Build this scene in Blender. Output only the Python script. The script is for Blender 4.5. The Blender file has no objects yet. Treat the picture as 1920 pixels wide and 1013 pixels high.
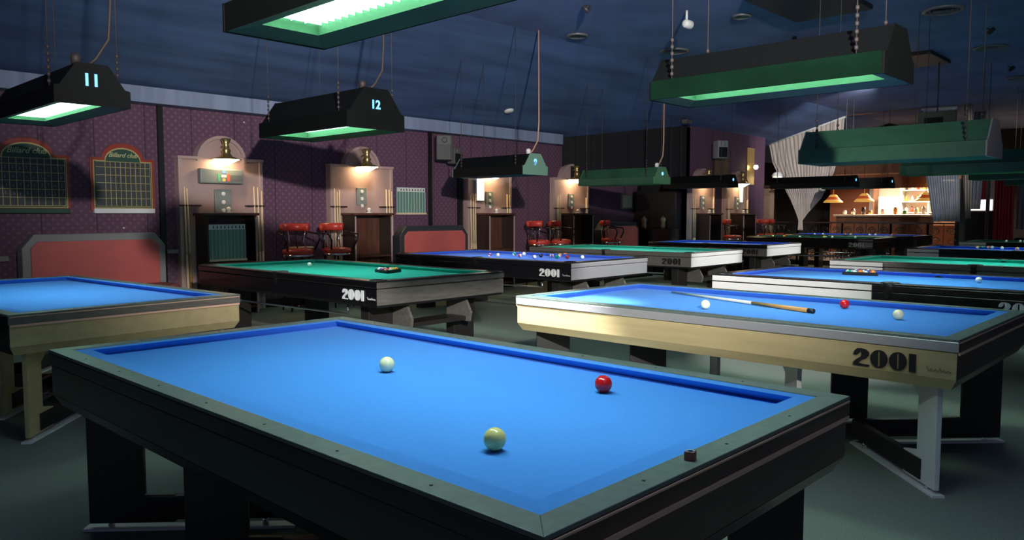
import bpy, math, random
from mathutils import Vector, Matrix
random.seed(7)
scn = bpy.context.scene
COL = scn.collection
R = math.radians

# ---------------------------------------------------------------- camera, world, exposure
cd = bpy.data.cameras.new('camera'); cam = bpy.data.objects.new('camera', cd); COL.objects.link(cam)
cd.sensor_width = 36; cd.lens = 1454.5/1920*36; cd.clip_start = .05; cd.clip_end = 200
yaw, pit = R(43.36), R(4.156)
cam.location = (-1.034, -.897, 1.385)
cam.rotation_euler = (R(90)-pit, 0, yaw-R(90))
scn.camera = cam
w = bpy.data.worlds.new('world'); scn.world = w; w.use_nodes = True
bg = w.node_tree.nodes['Background']
bg.inputs[0].default_value = (.45, .58, .85, 1); bg.inputs[1].default_value = .11
vs = scn.view_settings
vs.view_transform = 'Standard'; vs.look = 'None'; vs.gamma = 1; vs.use_curve_mapping = False; vs.exposure = .35
try:
    scn.cycles.use_denoising = True
    scn.cycles.max_bounces = 6; scn.cycles.sample_clamp_indirect = 4
except Exception: pass
TUBE = 20.0          # emission of the table lamps' diffusers
BULB = 16.0          # emission of the small brass wall lamps

# ceiling spotlights added to brighten tables and curtains (fittings are built further down at the same spots)
def spot(name, loc, tgt, power, col=(1, .97, .9), ang=50, blend=.6, rad=.06):
    ld = bpy.data.lights.new(name, 'SPOT'); ld.energy = power; ld.color = col
    ld.spot_size = R(ang); ld.spot_blend = blend; ld.shadow_soft_size = rad
    o = bpy.data.objects.new(name, ld); COL.objects.link(o); o.location = loc
    o.rotation_euler = (Vector(tgt)-Vector(loc)).to_track_quat('-Z', 'Y').to_euler()
    return o
# the photographer's lamp on a stand behind the camera: it throws the lamps' shadows on the papered wall
spot('studio_lamp_beam', (-1.0, -2.4, 3.0), (8.8, 9.6, 3.6), 3700, (1, .95, .92), 68, 1, .08)
ADDED_SPOTS = [((1.5, 4.3, 3.85), (2.98, 2.75, .7), 3600, 21),
         ((4.6, 3.4, 3.8), (5.8, 2.3, .68), 420, 30),
         ((8.2, 1.6, 3.8), (7.2, 4.95, .68), 700, 24),
         ((11.2, 1.8, 3.8), (10.0, 5.07, .68), 900, 24),
         ((14.6, 2.2, 3.8), (13.6, 5.58, .68), 900, 24),
         ((6.6, 5.0, 3.8), (8.95, 2.7, .7), 420, 16),
         ((14.5, 4.2, 3.8), (19.2, 7.5, 2.6), 700, 44),
         ((15.2, 1.2, 3.8), (19.2, 4.3, 2.6), 260, 30)]

# ---------------------------------------------------------------- materials
MATS = {}
def mat(name, col, rough=.6, metal=0, emit=None, es=0, coat=0, noise=None, alpha=1, spec=.5, trans=0, nz_dark=.7):
    if name in MATS: return MATS[name]
    m = bpy.data.materials.new(name); m.use_nodes = True; nt = m.node_tree
    b = nt.nodes['Principled BSDF']
    b.inputs['Base Color'].default_value = (*col, 1); b.inputs['Roughness'].default_value = rough
    b.inputs['Metallic'].default_value = metal
    b.inputs['Coat Weight'].default_value = coat; b.inputs['Specular IOR Level'].default_value = spec
    b.inputs['Alpha'].default_value = alpha
    b.inputs['Transmission Weight'].default_value = trans
    if emit: b.inputs['Emission Color'].default_value = (*emit, 1); b.inputs['Emission Strength'].default_value = es
    if noise:
        tc = nt.nodes.new('ShaderNodeTexCoord'); mp = nt.nodes.new('ShaderNodeMapping')
        nz = nt.nodes.new('ShaderNodeTexNoise'); rp = nt.nodes.new('ShaderNodeValToRGB')
        mp.inputs['Scale'].default_value = noise; nz.inputs['Scale'].default_value = 1; nz.inputs['Detail'].default_value = 4
        rp.color_ramp.elements[0].position = .35; rp.color_ramp.elements[1].position = .65
        rp.color_ramp.elements[0].color = (*[c*nz_dark for c in col], 1); rp.color_ramp.elements[1].color = (*col, 1)
        L = nt.links.new
        L(tc.outputs['Object'], mp.inputs[0]); L(mp.outputs[0], nz.inputs['Vector']); L(nz.outputs['Fac'], rp.inputs[0])
        L(rp.outputs[0], b.inputs['Base Color'])
    MATS[name] = m; return m

def mathn(nt, op, a, b=None):
    n = nt.nodes.new('ShaderNodeMath'); n.operation = op
    for i, v in enumerate((a, b)):
        if v is None: continue
        if isinstance(v, (int, float)): n.inputs[i].default_value = v
        else: nt.links.new(v, n.inputs[i])
    return n.outputs[0]
def wallpaper():
    m = bpy.data.materials.new('purple_wallpaper'); m.use_nodes = True; nt = m.node_tree; b = nt.nodes['Principled BSDF']
    b.inputs['Roughness'].default_value = .75
    tc = nt.nodes.new('ShaderNodeTexCoord'); sp = nt.nodes.new('ShaderNodeSeparateXYZ'); nt.links.new(tc.outputs['Object'], sp.inputs[0])
    u = mathn(nt, 'DIVIDE', sp.outputs[0], .105); v = mathn(nt, 'DIVIDE', sp.outputs[2], .105)
    a = mathn(nt, 'SUBTRACT', mathn(nt, 'FRACT', mathn(nt, 'ADD', u, v)), .5)
    c = mathn(nt, 'SUBTRACT', mathn(nt, 'FRACT', mathn(nt, 'SUBTRACT', u, v)), .5)
    d = mathn(nt, 'SQRT', mathn(nt, 'ADD', mathn(nt, 'MULTIPLY', a, a), mathn(nt, 'MULTIPLY', c, c)))
    dot = mathn(nt, 'LESS_THAN', d, .24)
    seam = mathn(nt, 'LESS_THAN', mathn(nt, 'FRACT', mathn(nt, 'DIVIDE', sp.outputs[0], .62)), .02)
    nz = nt.nodes.new('ShaderNodeTexNoise'); nz.inputs['Scale'].default_value = 1.3; nt.links.new(tc.outputs['Object'], nz.inputs['Vector'])
    mx = nt.nodes.new('ShaderNodeMix'); mx.data_type = 'RGBA'
    nt.links.new(dot, mx.inputs['Factor']); mx.inputs['A'].default_value = (.115, .052, .088, 1); mx.inputs['B'].default_value = (.165, .088, .138, 1)
    m2 = nt.nodes.new('ShaderNodeMix'); m2.data_type = 'RGBA'; nt.links.new(seam, m2.inputs['Factor'])
    nt.links.new(mx.outputs['Result'], m2.inputs['A']); m2.inputs['B'].default_value = (.045, .02, .04, 1)
    nt.links.new(m2.outputs['Result'], b.inputs['Base Color'])
    return m
def cloth(name, col, dark=.93):
    m = mat(name, col, .92, noise=(140, 140, 140), spec=.15, nz_dark=dark)
    m.node_tree.nodes['Principled BSDF'].inputs['Sheen Weight'].default_value = .05
    return m
def ball_mat(name, col, stripe=False):
    m = mat(name, col, .12, coat=.4)
    if stripe:
        nt = m.node_tree; b = nt.nodes['Principled BSDF']
        tc = nt.nodes.new('ShaderNodeTexCoord'); sp = nt.nodes.new('ShaderNodeSeparateXYZ'); nt.links.new(tc.outputs['Object'], sp.inputs[0])
        f = mathn(nt, 'LESS_THAN', mathn(nt, 'ABSOLUTE', sp.outputs[2]), .014)
        mx = nt.nodes.new('ShaderNodeMix'); mx.data_type = 'RGBA'; nt.links.new(f, mx.inputs['Factor'])
        mx.inputs['A'].default_value = (.85, .84, .76, 1); mx.inputs['B'].default_value = (*col, 1)
        nt.links.new(mx.outputs['Result'], b.inputs['Base Color'])
    return m
PAPER = wallpaper()
CARPET = mat('carpet', (.235, .275, .225), .95, noise=(150, 150, 150), spec=.1, nz_dark=.72)
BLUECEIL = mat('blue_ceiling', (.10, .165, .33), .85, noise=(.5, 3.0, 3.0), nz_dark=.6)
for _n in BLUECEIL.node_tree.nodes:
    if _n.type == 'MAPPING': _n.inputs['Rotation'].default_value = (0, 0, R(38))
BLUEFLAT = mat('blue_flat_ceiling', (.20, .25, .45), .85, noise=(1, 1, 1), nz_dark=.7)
BAND = mat('pale_blue_band', (.25, .30, .43), .7, noise=(8, 1, .3), nz_dark=.8)
BLACK = mat('black_paint', (.006, .006, .007), .5)
BLACKGLOSS = mat('black_lacquer', (.008, .008, .01), .18, coat=.3)
DARKWALL = mat('dark_wall', (.005, .0045, .006), .8)
BLUECLOTH = cloth('blue_cloth', (.065, .275, .78))
BLUECUSH = cloth('blue_cushion_cloth', (.06, .22, .74))
POOLBLUE = cloth('pool_blue_cloth', (.055, .16, .70))
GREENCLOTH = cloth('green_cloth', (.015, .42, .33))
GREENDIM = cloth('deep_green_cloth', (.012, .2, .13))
RAILGREEN = mat('grey_green_laminate', (.13, .17, .15), .38, noise=(30, 30, 30), nz_dark=.8)
RAILBLACK = mat('black_laminate', (.018, .018, .018), .3)
RAILGREY = mat('grey_laminate', (.16, .15, .13), .35, noise=(6, 40, 40))
CREAM = mat('cream_veneer', (.52, .42, .22), .4, noise=(14, 2, 20), nz_dark=.86)
ALU = mat('satin_aluminium', (.62, .62, .64), .34, metal=.55)
PALEMETAL = mat('pale_metal', (.78, .78, .78), .4)
CHROME = mat('chrome', (.8, .8, .82), .12, metal=1)
WALNUT = mat('dark_walnut', (.11, .05, .034), .3, noise=(3, 30, 30), nz_dark=.5)
COPPER = mat('bronze_strip', (.8, .5, .36), .45)
LEGDARK = mat('dark_leg_laminate', (.02, .018, .017), .4)
PANELWOOD = mat('panel_wood', (.52, .36, .33), .45, noise=(2, 12, 1.2), nz_dark=.7)
PANELTRIM = mat('panel_trim', (.44, .31, .29), .4)
CABWOOD = mat('cabinet_wood', (.13, .045, .026), .35, noise=(12, 3, 2), nz_dark=.55)
CABDARK = mat('cabinet_dark_wood', (.03, .015, .011), .4)
CUEWOOD = mat('cue_maple', (.85, .66, .42), .35)
CUEBUTT = mat('cue_butt', (.55, .28, .07), .3)
REDVINYL = mat('red_vinyl', (.52, .045, .03), .35)
BENCHRED = mat('bench_red_leatherette', (.55, .11, .10), .5, noise=(1.5, 1.5, 2), nz_dark=.85)
GREYTRIM = mat('grey_trim', (.23, .22, .22), .5)
DARKTRIM = mat('dark_grey_trim', (.035, .035, .04), .45)
LAMPGREEN = mat('lamp_green_paint', (.03, .105, .055), .45, noise=(8, 3, 8), nz_dark=.75)
LAMPBLACK = mat('lamp_black_paint', (.003, .004, .0035), .65, spec=.2)
INNERGREEN = mat('lamp_inner_green', (.03, .105, .048), .7, spec=.2)
DIFF = mat('lamp_diffuser', (.8, .9, .85), .5, emit=(.80, 1, .93), es=TUBE)
LOUVER = mat('lamp_louver', (.5, .7, .6), .5)
NUMBER = mat('lit_number', (.1, .3, 1), .5, emit=(.15, .5, 1), es=1.6)
BRASS = mat('brass', (.65, .47, .18), .25, metal=.9)
WARM = mat('warm_bulb', (1, .8, .5), .5, emit=(1, .72, .38), es=BULB)
WARMGLASS = mat('warm_bulb_dim', (1, .8, .5), .5, emit=(1, .75, .42), es=12)
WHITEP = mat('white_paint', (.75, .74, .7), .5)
PRICEGREEN = mat('price_list_green', (.13, .27, .22), .5)
GREYPLATE = mat('grey_plate', (.2, .23, .22), .5)
SLATE = mat('board_slate', (.055, .06, .065), .5, noise=(2, 2, 2), nz_dark=.7)
BOARDGREEN = mat('board_green', (.02, .07, .045), .5)
BOARDRED = mat('board_red', (.32, .05, .03), .35)
GOLD = mat('gold_line', (.6, .5, .2), .35, metal=.3)
CHALKW = mat('chalk_mark', (.35, .37, .4), .9)
TULLE = mat('cream_tulle', (.62, .52, .45), .9, alpha=.86, noise=(40, 40, .5), nz_dark=.7)
TULLEB = mat('bluish_tulle', (.50, .52, .58), .9, alpha=.9, noise=(40, 40, .5), nz_dark=.7)
REDCURT = mat('red_curtain', (.75, .07, .06), .85)
BARWOOD = mat('bar_wood', (.24, .10, .05), .45, noise=(1, 6, 6), nz_dark=.7)
GREYPOST = mat('grey_post', (.09, .09, .10), .5)
IRON = mat('wrought_iron', (.012, .01, .01), .4)
CORD = mat('cord', (.05, .04, .035), .6)
COPCORD = mat('copper_cord', (.42, .24, .17), .4)
VENT = mat('vent_metal', (.22, .21, .2), .4, metal=.4)
TEXTBLACK = mat('letter_black', (.01, .01, .01), .5)
SCRIPT = mat('script_brown', (.22, .15, .07), .5)
TEXTWHITE = mat('letter_silver', (.72, .74, .72), .3)
TEXTLIT = mat('letter_reflective', (.95, .97, 1), .4)
SPK = mat('speaker_grey', (.10, .095, .09), .6)
AMBER = mat('amber_glass', (.8, .4, .08), .4, emit=(1, .5, .1), es=.35)
REDGLASS = mat('red_glass', (.5, .08, .02), .4, emit=(1, .15, .03), es=.2)
SCREEN = mat('lit_panel', (.9, .9, .9), .5, emit=(1, .97, .9), es=.9)
MIRROR = mat('bar_mirror', (.75, .73, .7), .25, metal=.6)

# ---------------------------------------------------------------- mesh helpers
class MB:
    def __init__(s): s.v = []; s.f = []; s.sm = []
    def add(s, vs_, fs, sm=False):
        o = len(s.v); s.v += [tuple(p) for p in vs_]; s.f += [tuple(i+o for i in f) for f in fs]; s.sm += [sm]*len(fs)
    def box(s, x0, x1, y0, y1, z0, z1):
        s.add([(x0,y0,z0),(x1,y0,z0),(x1,y1,z0),(x0,y1,z0),(x0,y0,z1),(x1,y0,z1),(x1,y1,z1),(x0,y1,z1)],
              [(0,3,2,1),(4,5,6,7),(0,1,5,4),(1,2,6,5),(2,3,7,6),(3,0,4,7)])
        return s
    def prism(s, poly, A, B):
        """poly: list of 3-D points (loop), swept from +A to +B"""
        A, B = Vector(A), Vector(B); n = len(poly)
        s.add([Vector(p)+A for p in poly]+[Vector(p)+B for p in poly],
              [tuple(range(n))[::-1], tuple(range(n, 2*n))]+[(i, (i+1) % n, n+(i+1) % n, n+i) for i in range(n)])
        return s
    def loft(s, rings, sm=False, caps=True, closed=True):
        n = len(rings[0]); vs_ = [p for r in rings for p in r]; fs = []
        for k in range(len(rings)-1):
            for i in range(n if closed else n-1):
                j = (i+1) % n
                fs.append((k*n+i, k*n+j, (k+1)*n+j, (k+1)*n+i))
        if caps and closed: fs += [tuple(range(n))[::-1], tuple(range((len(rings)-1)*n, len(rings)*n))]
        s.add(vs_, fs, sm); return s
    def tube(s, pts, r, n=8, sm=True):
        pts = [Vector(p) for p in pts]; rings = []
        rr = r if isinstance(r, (list, tuple)) else [r]*len(pts)
        up0 = None
        for i, p in enumerate(pts):
            d = (pts[min(i+1, len(pts)-1)]-pts[max(i-1, 0)]).normalized()
            if up0 is None: up0 = d.orthogonal().normalized()
            up0 = (up0-d*up0.dot(d)).normalized(); q = d.cross(up0)
            rings.append([p+(up0*math.cos(a)+q*math.sin(a))*rr[i] for a in [2*math.pi*k/n for k in range(n)]])
        s.loft(rings, sm); return s
    def lathe(s, prof, c=(0, 0, 0), n=20, sm=True, ax='z'):
        rings = []
        for r, z in prof:
            ring = []
            for k in range(n):
                a = 2*math.pi*k/n; x, y = r*math.cos(a), r*math.sin(a)
                p = (x, y, z) if ax == 'z' else ((x, -z, y) if ax == 'y' else (z, x, y))
                ring.append((c[0]+p[0], c[1]+p[1], c[2]+p[2]))
            rings.append(ring)
        s.loft(rings, sm); return s
    def build(s, name, m, parent=None, bevel=0, loc=None, rot=None):
        me = bpy.data.meshes.new(name); me.from_pydata(s.v, [], s.f); me.update()
        if any(s.sm):
            me.polygons.foreach_set('use_smooth', s.sm)
        me.materials.append(m)
        o = bpy.data.objects.new(name, me); COL.objects.link(o)
        if parent is not None: o.parent = parent
        if loc: o.location = loc
        if rot: o.rotation_euler = rot
        if bevel:
            b = o.modifiers.new('bevel', 'BEVEL'); b.width = bevel; b.segments = 2; b.limit_method = 'ANGLE'
        return o
def box(name, m, x0, x1, y0, y1, z0, z1, parent=None, bevel=0):
    return MB().box(x0, x1, y0, y1, z0, z1).build(name, m, parent, bevel)
def tag(o, label=None, cat=None, group=None, kind=None):
    if label: o['label'] = label
    if cat: o['category'] = cat
    if group: o['group'] = group
    if kind: o['kind'] = kind
    return o
def thing(name, label, cat, loc=(0, 0, 0), rz=0, group=None):
    o = bpy.data.objects.new(name, None); COL.objects.link(o); o.location = loc; o.rotation_euler = (0, 0, rz)
    o.empty_display_size = .1
    return tag(o, label, cat, group)
def struct(o): o['kind'] = 'structure'; return o
def text(name, s, m, parent, loc, rot, size, ext=.001, shear=0, align='CENTER', sx=1, bold=0):
    c = bpy.data.curves.new(name, 'FONT'); c.body = s; c.size = size; c.extrude = ext; c.shear = shear; c.align_x = align; c.align_y = 'CENTER'
    c.offset = bold
    c.materials.append(m); o = bpy.data.objects.new(name, c); COL.objects.link(o); o.parent = parent
    o.location = loc; o.rotation_euler = rot
    me = bpy.data.meshes.new_from_object(o); me.name = name; bpy.data.objects.remove(o)
    o = bpy.data.objects.new(name, me); COL.objects.link(o); o.parent = parent
    o.location = loc; o.rotation_euler = rot; return o
def copy_tree(o, parent=None):
    c = o.copy(); COL.objects.link(c); c.parent = parent
    for ch in list(o.children): copy_tree(ch, c)
    return c

# ---------------------------------------------------------------- the room
YW = 9.6
struct(box('floor', CARPET, -7, 30, -9, 13, -.1, 0))
struct(box('wall_left', PAPER, -7, 14.5, YW, YW+.15, 0, 3.05))
# flat and sloped ceiling
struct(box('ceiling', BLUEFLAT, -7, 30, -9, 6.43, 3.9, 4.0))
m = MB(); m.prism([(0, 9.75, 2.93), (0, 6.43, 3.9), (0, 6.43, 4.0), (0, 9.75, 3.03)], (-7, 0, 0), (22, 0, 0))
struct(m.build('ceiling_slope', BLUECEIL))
struct(box('ceiling_bar', DARKWALL, 18.35, 30, 6.43, 13, 4.02, 4.12))
struct(box('trim_1', BAND, -7, 11.35, 9.36, 9.6, 2.80, 3.0))
# dark bulkhead and dark return wall, second papered wall
m = MB(); m.prism([(11.6, 9.58, 0), (14.4, 8.3, 0), (14.46, 8.4, 0), (11.66, 9.68, 0)], (0, 0, 2.12), (0, 0, 2.98))
m2 = MB()
def slope_z(y): return 3.9-(y-6.43)*(3.9-2.93)/(9.75-6.43)
pts = [(11.6, 9.58), (14.4, 8.3), (14.46, 8.4), (11.66, 9.68)]
m2.add([(x, y, 2.12) for x, y in pts]+[(x, y, slope_z(y)+.02) for x, y in pts], [(3,2,1,0),(4,5,6,7),(0,1,5,4),(1,2,6,5),(2,3,7,6),(3,0,4,7)])
struct(m2.build('wall_bulkhead', DARKWALL))
struct(box('wall_return', DARKWALL, 14.4, 14.55, 8.3, 9.6, 0, 3.32))
struct(box('wall_left_rear', PAPER, 14.4, 18.3, 8.3, 8.45, 0, 3.36))
struct(box('wall_end', DARKWALL, 26, 26.15, -9, 13, 0, 4.1))
struct(box('wall_bar_side', DARKWALL, 18.2, 26, 11.5, 11.6, 0, 4.1))
# chair rail and pilasters on the left wall
struct(box('trim_2', GREYTRIM, -7, 1.5, 9.555, 9.6, .83, .89))
struct(box('trim_3', GREYTRIM, 3.29, 3.49, 9.555, 9.6, .85, .905))
struct(box('trim_4', BLACK, 3.26, 3.33, 9.555, 9.6, 0, 2.82))
struct(box('trim_5', BLACK, 7.93, 7.99, 9.555, 9.6, 0, 2.82))
struct(box('trim_7', BLACK, 8.62, 8.72, 9.555, 9.6, 0, 2.45))
struct(box('baseboard_left', BLACK, -7, 14.4, 9.56, 9.6, 0, .12))

# ---------------------------------------------------------------- table parts
def digits2001(parent, m, y1, z, h, x=-.004, width=None):
    """fat stencil 2001 on a face x = 0 that looks towards -x; reading direction runs to -y, starting at y1"""
    g = MB()
    def P(u, v): return (x, y1-u*h, z+v*h)
    def poly(pts_):
        g.prism([P(u, v) for u, v in pts_], (0, 0, 0), (.006, 0, 0))
    # 2
    poly([(.0, .62), (.06, .85), (.2, .98), (.45, 1), (.7, .95), (.86, .8), (.86, .62), (.72, .46), (.5, .36), (.28, .12), (.0, .0),
          (.02, .2), (.2, .38), (.42, .52), (.46, .7), (.42, .9), (.36, .92), (.34, .72), (.2, .6)])
    poly([(0, 0), (.28, .14), (.6, .1), (.88, .1), (.88, 0)])
    for u0 in (.95, 1.95):
        for sgn in (-1, 1):
            c = u0+.45; pp = []
            for k in range(11):
                a = math.pi*k/10-math.pi/2
                pp.append((c+sgn*(.055+.40*math.cos(a)), .5+.5*math.sin(a)))
            poly(pp)
        poly([(u0+.36, 0), (u0+.54, 0), (u0+.54, .07), (u0+.36, .07)]); poly([(u0+.36, .93), (u0+.54, .93), (u0+.54, 1), (u0+.36, 1)])
    poly([(2.98, 0), (3.32, 0), (3.32, 1), (2.98, 1)])
    g.build('maker_number', m, parent)
    s = MB(); pts_ = []
    for k in range(40):
        t = k/39; pts_.append((x+.0045, y1-h*(3.85+1.2*t), z+h*(.25+.07*math.sin(t*38)+.12*(t < .05 or .55 < t < .6))))
    s.tube(pts_, h*.02, 4); s.build('maker_script', SCRIPT if m is TEXTBLACK else m, parent)

def mitred(W, L, a, b, z0, z1, side):
    """one mitred strip of a rectangular frame: between inset a (outer) and b (inner)"""
    o = [(a, a), (W-a, a), (W-a, L-a), (a, L-a)]; i = [(b, b), (W-b, b), (W-b, L-b), (b, L-b)]
    k = side; j = (k+1) % 4
    q = [o[k], o[j], i[j], i[k]]
    g = MB(); g.prism([(x, y, 0) for x, y in q], (0, 0, z0), (0, 0, z1)); return g

def undercut(pts_, W, L, d):
    return [(x-d if x < W/2 else x+d, y-d if y < L/2 else y+d) for x, y in pts_]

def carom_table(label, loc, rz, long_mat, short_mat, band_long, band_short, legA, legB, text_mat=None, group=None):
    W, L, H = 1.50, 2.83, .8
    t = thing('billiard_table', label, 'billiard table', (*loc, 0), rz, group)
    fe, no, bedz = .075, .132, H-.037
    box('playing_bed', BLUECLOTH, no-.054, W-no+.054, no-.054, L-no+.054, bedz-.05, bedz, t)
    for s_ in range(4):
        mitred(W, L, 0, fe, H-.012, H, s_).build('rail', RAILGREEN, t, .002)
        # cushion: mitred wedge, nose overhangs a little
        o = [(fe, fe), (W-fe, fe), (W-fe, L-fe), (fe, L-fe)]; i = [(no, no), (W-no, no), (W-no, L-no), (no, L-no)]
        k, j = s_, (s_+1) % 4
        g = MB()
        ib = undercut(i, W, L, .048); im = i
        g.add([(*o[k], H-.004), (*o[j], H-.004), (*i[j], H-.002), (*i[k], H-.002), (*o[k], bedz-.03), (*o[j], bedz-.03), (*ib[j], bedz-.005), (*ib[k], bedz-.005), (*im[j], H-.0035), (*im[k], H-.0035)],
              [(0,1,2,3),(7,6,5,4),(3,2,8,9),(9,8,6,7),(0,3,9,7,4),(1,5,6,8,2),(0,4,5,1)])
        g.build('cushion', BLUECLOTH, t)
    # upper band and apron, sides: 0 = -y end, 1 = +x, 2 = +y, 3 = -x
    for s_ in range(4):
        lng = s_ in (1, 3)
        mitred(W, L, 0, .05, H-.062, H-.012, s_).build('rail_band', band_long if lng else band_short, t, .004)
        g = mitred(W, L, .008, .045, H-.195, H-.066, s_); g.build('apron', long_mat if lng else short_mat, t, .003)
        o = [(.008, .008), (W-.008, .008), (W-.008, L-.008), (.008, L-.008)]; i = [(.035, .035), (W-.035, .035), (W-.035, L-.035), (.035, L-.035)]
        k, j = s_, (s_+1) % 4
        ii = [(.08, .08), (W-.08, .08), (W-.08, L-.08), (.08, L-.08)]
        g = MB(); g.add([(*o[k], H-.195), (*o[j], H-.195), (*ii[j], H-.195), (*ii[k], H-.195), (*i[k], H-.245), (*i[j], H-.245), (*ii[j], H-.245), (*ii[k], H-.245)],
              [(3,2,1,0),(4,5,6,7),(0,1,5,4),(1,2,6,5),(2,3,7,6),(3,0,4,7)])
        g.build('apron_foot', long_mat if lng else short_mat, t)
    # thin strips that catch the light on the short ends
    for s_, y in ((0, 0), (2, L)):
        e = -1 if s_ == 0 else 1
        box('edge_strip', COPPER, .01, W-.01, min(y, y+e*.004), max(y, y+e*.004), H-.018, H-.013, t)
        box('edge_strip', COPPER, .01, W-.01, min(y+.006*-e, y+e*.003), max(y+.006*-e, y+e*.003), H-.075, H-.062, t)
    box('frame_underside', LEGDARK, .06, W-.06, .06, L-.06, H-.22, H-.09, t)
    # sights on the rails
    sg = [(xx, L*k/8) for k in range(1, 8) for xx in (.036, W-.036)]+[(W*k/4, yy) for k in range(1, 4) for yy in (.036, L-.036)]
    for xx, yy in sg: MB().lathe([(.0045, 0), (.0045, .0012)], (xx, yy, H), 8).build('rail_sight', BLACK, t)
    # feet: V beams at both ends and an X in the middle, L shaped leg plates
    cx, cy = W/2, L/2
    def leg(p, target, m_, shoulder):
        p = Vector((*p, 0)); d = (Vector((*target, 0))-p).normalized(); n_ = Vector((-d.y, d.x, 0))*.014
        wd, zt, zb, bt = .24 if not shoulder else .17, H-.225 if not shoulder else H-.235, .03, .155
        run = wd+.13
        prof = [(0, zb), (run, zb), (run, bt-.0), (wd, bt+.03 if shoulder else bt), (wd, zt-.10 if shoulder else zt)]
        prof += [(wd+.12, zt-.01), (wd+.12, zt), (0, zt)] if shoulder else [(0, zt)]
        q = [p+d*a+Vector((0, 0, z)) for a, z in prof]
        MB().prism(q, -n_, n_).build('leg', m_, t, .003)
    def beam(p, q, m_):
        p, q = Vector((*p, 0)), Vector((*q, 0)); d = (q-p).normalized(); n_ = Vector((-d.y, d.x, 0))
        a = p+d*.12; Z = Vector((0, 0, 1))
        poly = [a-n_*.022+Z*.045, a+n_*.022+Z*.045, a+n_*.022+Z*.15, a-n_*.022+Z*.15]
        MB().prism(poly, (0, 0, 0), q-a).build('foot_beam', m_, t, .003)
        a = p-d*.02
        poly = [a-n_*.03+Z*.0, a+n_*.03+Z*.0, a+n_*.03+Z*.012, a-n_*.03+Z*.012]
        MB().prism(poly, (0, 0, 0), q-a).build('floor_strip', PALEMETAL, t)
        g = MB()
        for f_ in (.1, .85):
            g = MB(); g.lathe([(.014, .012), (.014, .046)], tuple(p+(q-p)*f_), 8); g.build('leveller', CHROME, t)
    for yy, dirn in ((.10, 1), (L-.10, -1)):
        apex = (cx, yy+dirn*.62)
        for xx in (.11, W-.11):
            A = (xx < cx) == (dirn > 0)
            leg((xx, yy), apex, legA if A else legB, A); beam((xx, yy), apex, LEGDARK if A else legB)
            p2 = (xx+(.1 if xx < cx else -.1), yy+dirn*.74)
            A2 = A
            leg(p2, (cx, cy), legA if A2 else legB, A2); beam(p2, (cx, cy+dirn*-.0), LEGDARK)
    if text_mat: digits2001(t, text_mat, .475, H-.178, .088)
    return t

def pool_table(label, loc, rz, bed, cush, long_mat, short_mat, rail_m, L=3.25, W=1.62, H=.8, text_mat=None, group=None, end_light=None, glare_from=None, ty=.50):
    t = thing('pool_table', label, 'pool table', (*loc, 0), rz, group)
    fe, no, bedz = .10, .155, H-.037
    box('playing_bed', bed, no-.054, W-no+.054, no-.054, L-no+.054, bedz-.05, bedz, t)
    for s_ in range(4):
        mitred(W, L, 0, fe, H-.012, H, s_).build('rail', rail_m, t, .003)
        o = [(fe, fe), (W-fe, fe), (W-fe, L-fe), (fe, L-fe)]; i = [(no, no), (W-no, no), (W-no, L-no), (no, L-no)]
        k, j = s_, (s_+1) % 4; g = MB()
        ib = undercut(i, W, L, .024)
        g.add([(*o[k], H-.003), (*o[j], H-.003), (*i[j], H-.002), (*i[k], H-.002), (*o[k], bedz-.03), (*o[j], bedz-.03), (*ib[j], bedz-.005), (*ib[k], bedz-.005), (*i[j], H-.009), (*i[k], H-.009)],
              [(0,1,2,3),(7,6,5,4),(3,2,8,9),(9,8,6,7),(0,3,9,7,4),(1,5,6,8,2),(0,4,5,1)])
        g.build('cushion', cush, t)
        lng = s_ in (1, 3)
        mm = long_mat if lng else short_mat
        mitred(W, L, 0, .05, H-.066, H-.012, s_).build('rail_band', mm if not (rail_m is RAILBLACK and lng) else BLACKGLOSS, t, .008)
        mitred(W, L, .006, .05, H-.215, H-.072, s_).build('apron', mm, t, .004)
        mitred(W, L, .02, .06, H-.235, H-.215, s_).build('apron_foot', BLACK, t)
    if glare_from:  # white strips imitate the bright reflection along this side
        box('side_glare', WHITEP, -.012, .004, glare_from, L-.01, H-.205, H-.075, t, .002)
        box('side_glare', WHITEP, -.012, .004, glare_from, L-.01, H-.064, H-.016, t, .002)
    box('frame_underside', LEGDARK, .06, W-.06, .06, L-.06, H-.23, H-.09, t)
    for px_, py_ in ((.085, .085), (W-.085, .085), (.085, L-.085), (W-.085, L-.085), (.07, L/2), (W-.07, L/2)):
        g = MB(); g.lathe([(.07, H-.12), (.078, H-.02), (.078, H+.006), (.064, H+.009), (.058, H-.003), (.0, H-.004)], (px_, py_, 0), 16)
        g.build('pocket', BLACK, t)
    for x0 in (.14, W-.42):
        for y0 in (.3, L-.42):
            box('leg', LEGDARK, x0, x0+.28, y0, y0+.12, 0, H-.22, t, .006)
    # ball return under the near end
    tr = box('ball_return', LEGDARK, .45, W-.45, .10, .34, .34, .38, t)
    for x0 in (.42, W-.45):
        g = MB(); g.prism([(x0, .06, .33), (x0, .38, .33), (x0, .38, H-.235), (x0, .12, H-.235), (x0, .04, .42)], (0, 0, 0), (.03, 0, 0)); g.build('return_cheek', RAILGREY, tr)
    g = MB(); g.tube([(.06, .5, H-.24), (.06, .5, .47), (.06, L-.5, .44), (.06, L-.5, H-.24)], .010, 6); g.build('ball_gully', CHROME, t)
    if text_mat: digits2001(t, text_mat, ty, H-.185, .095)
    return t

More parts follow.
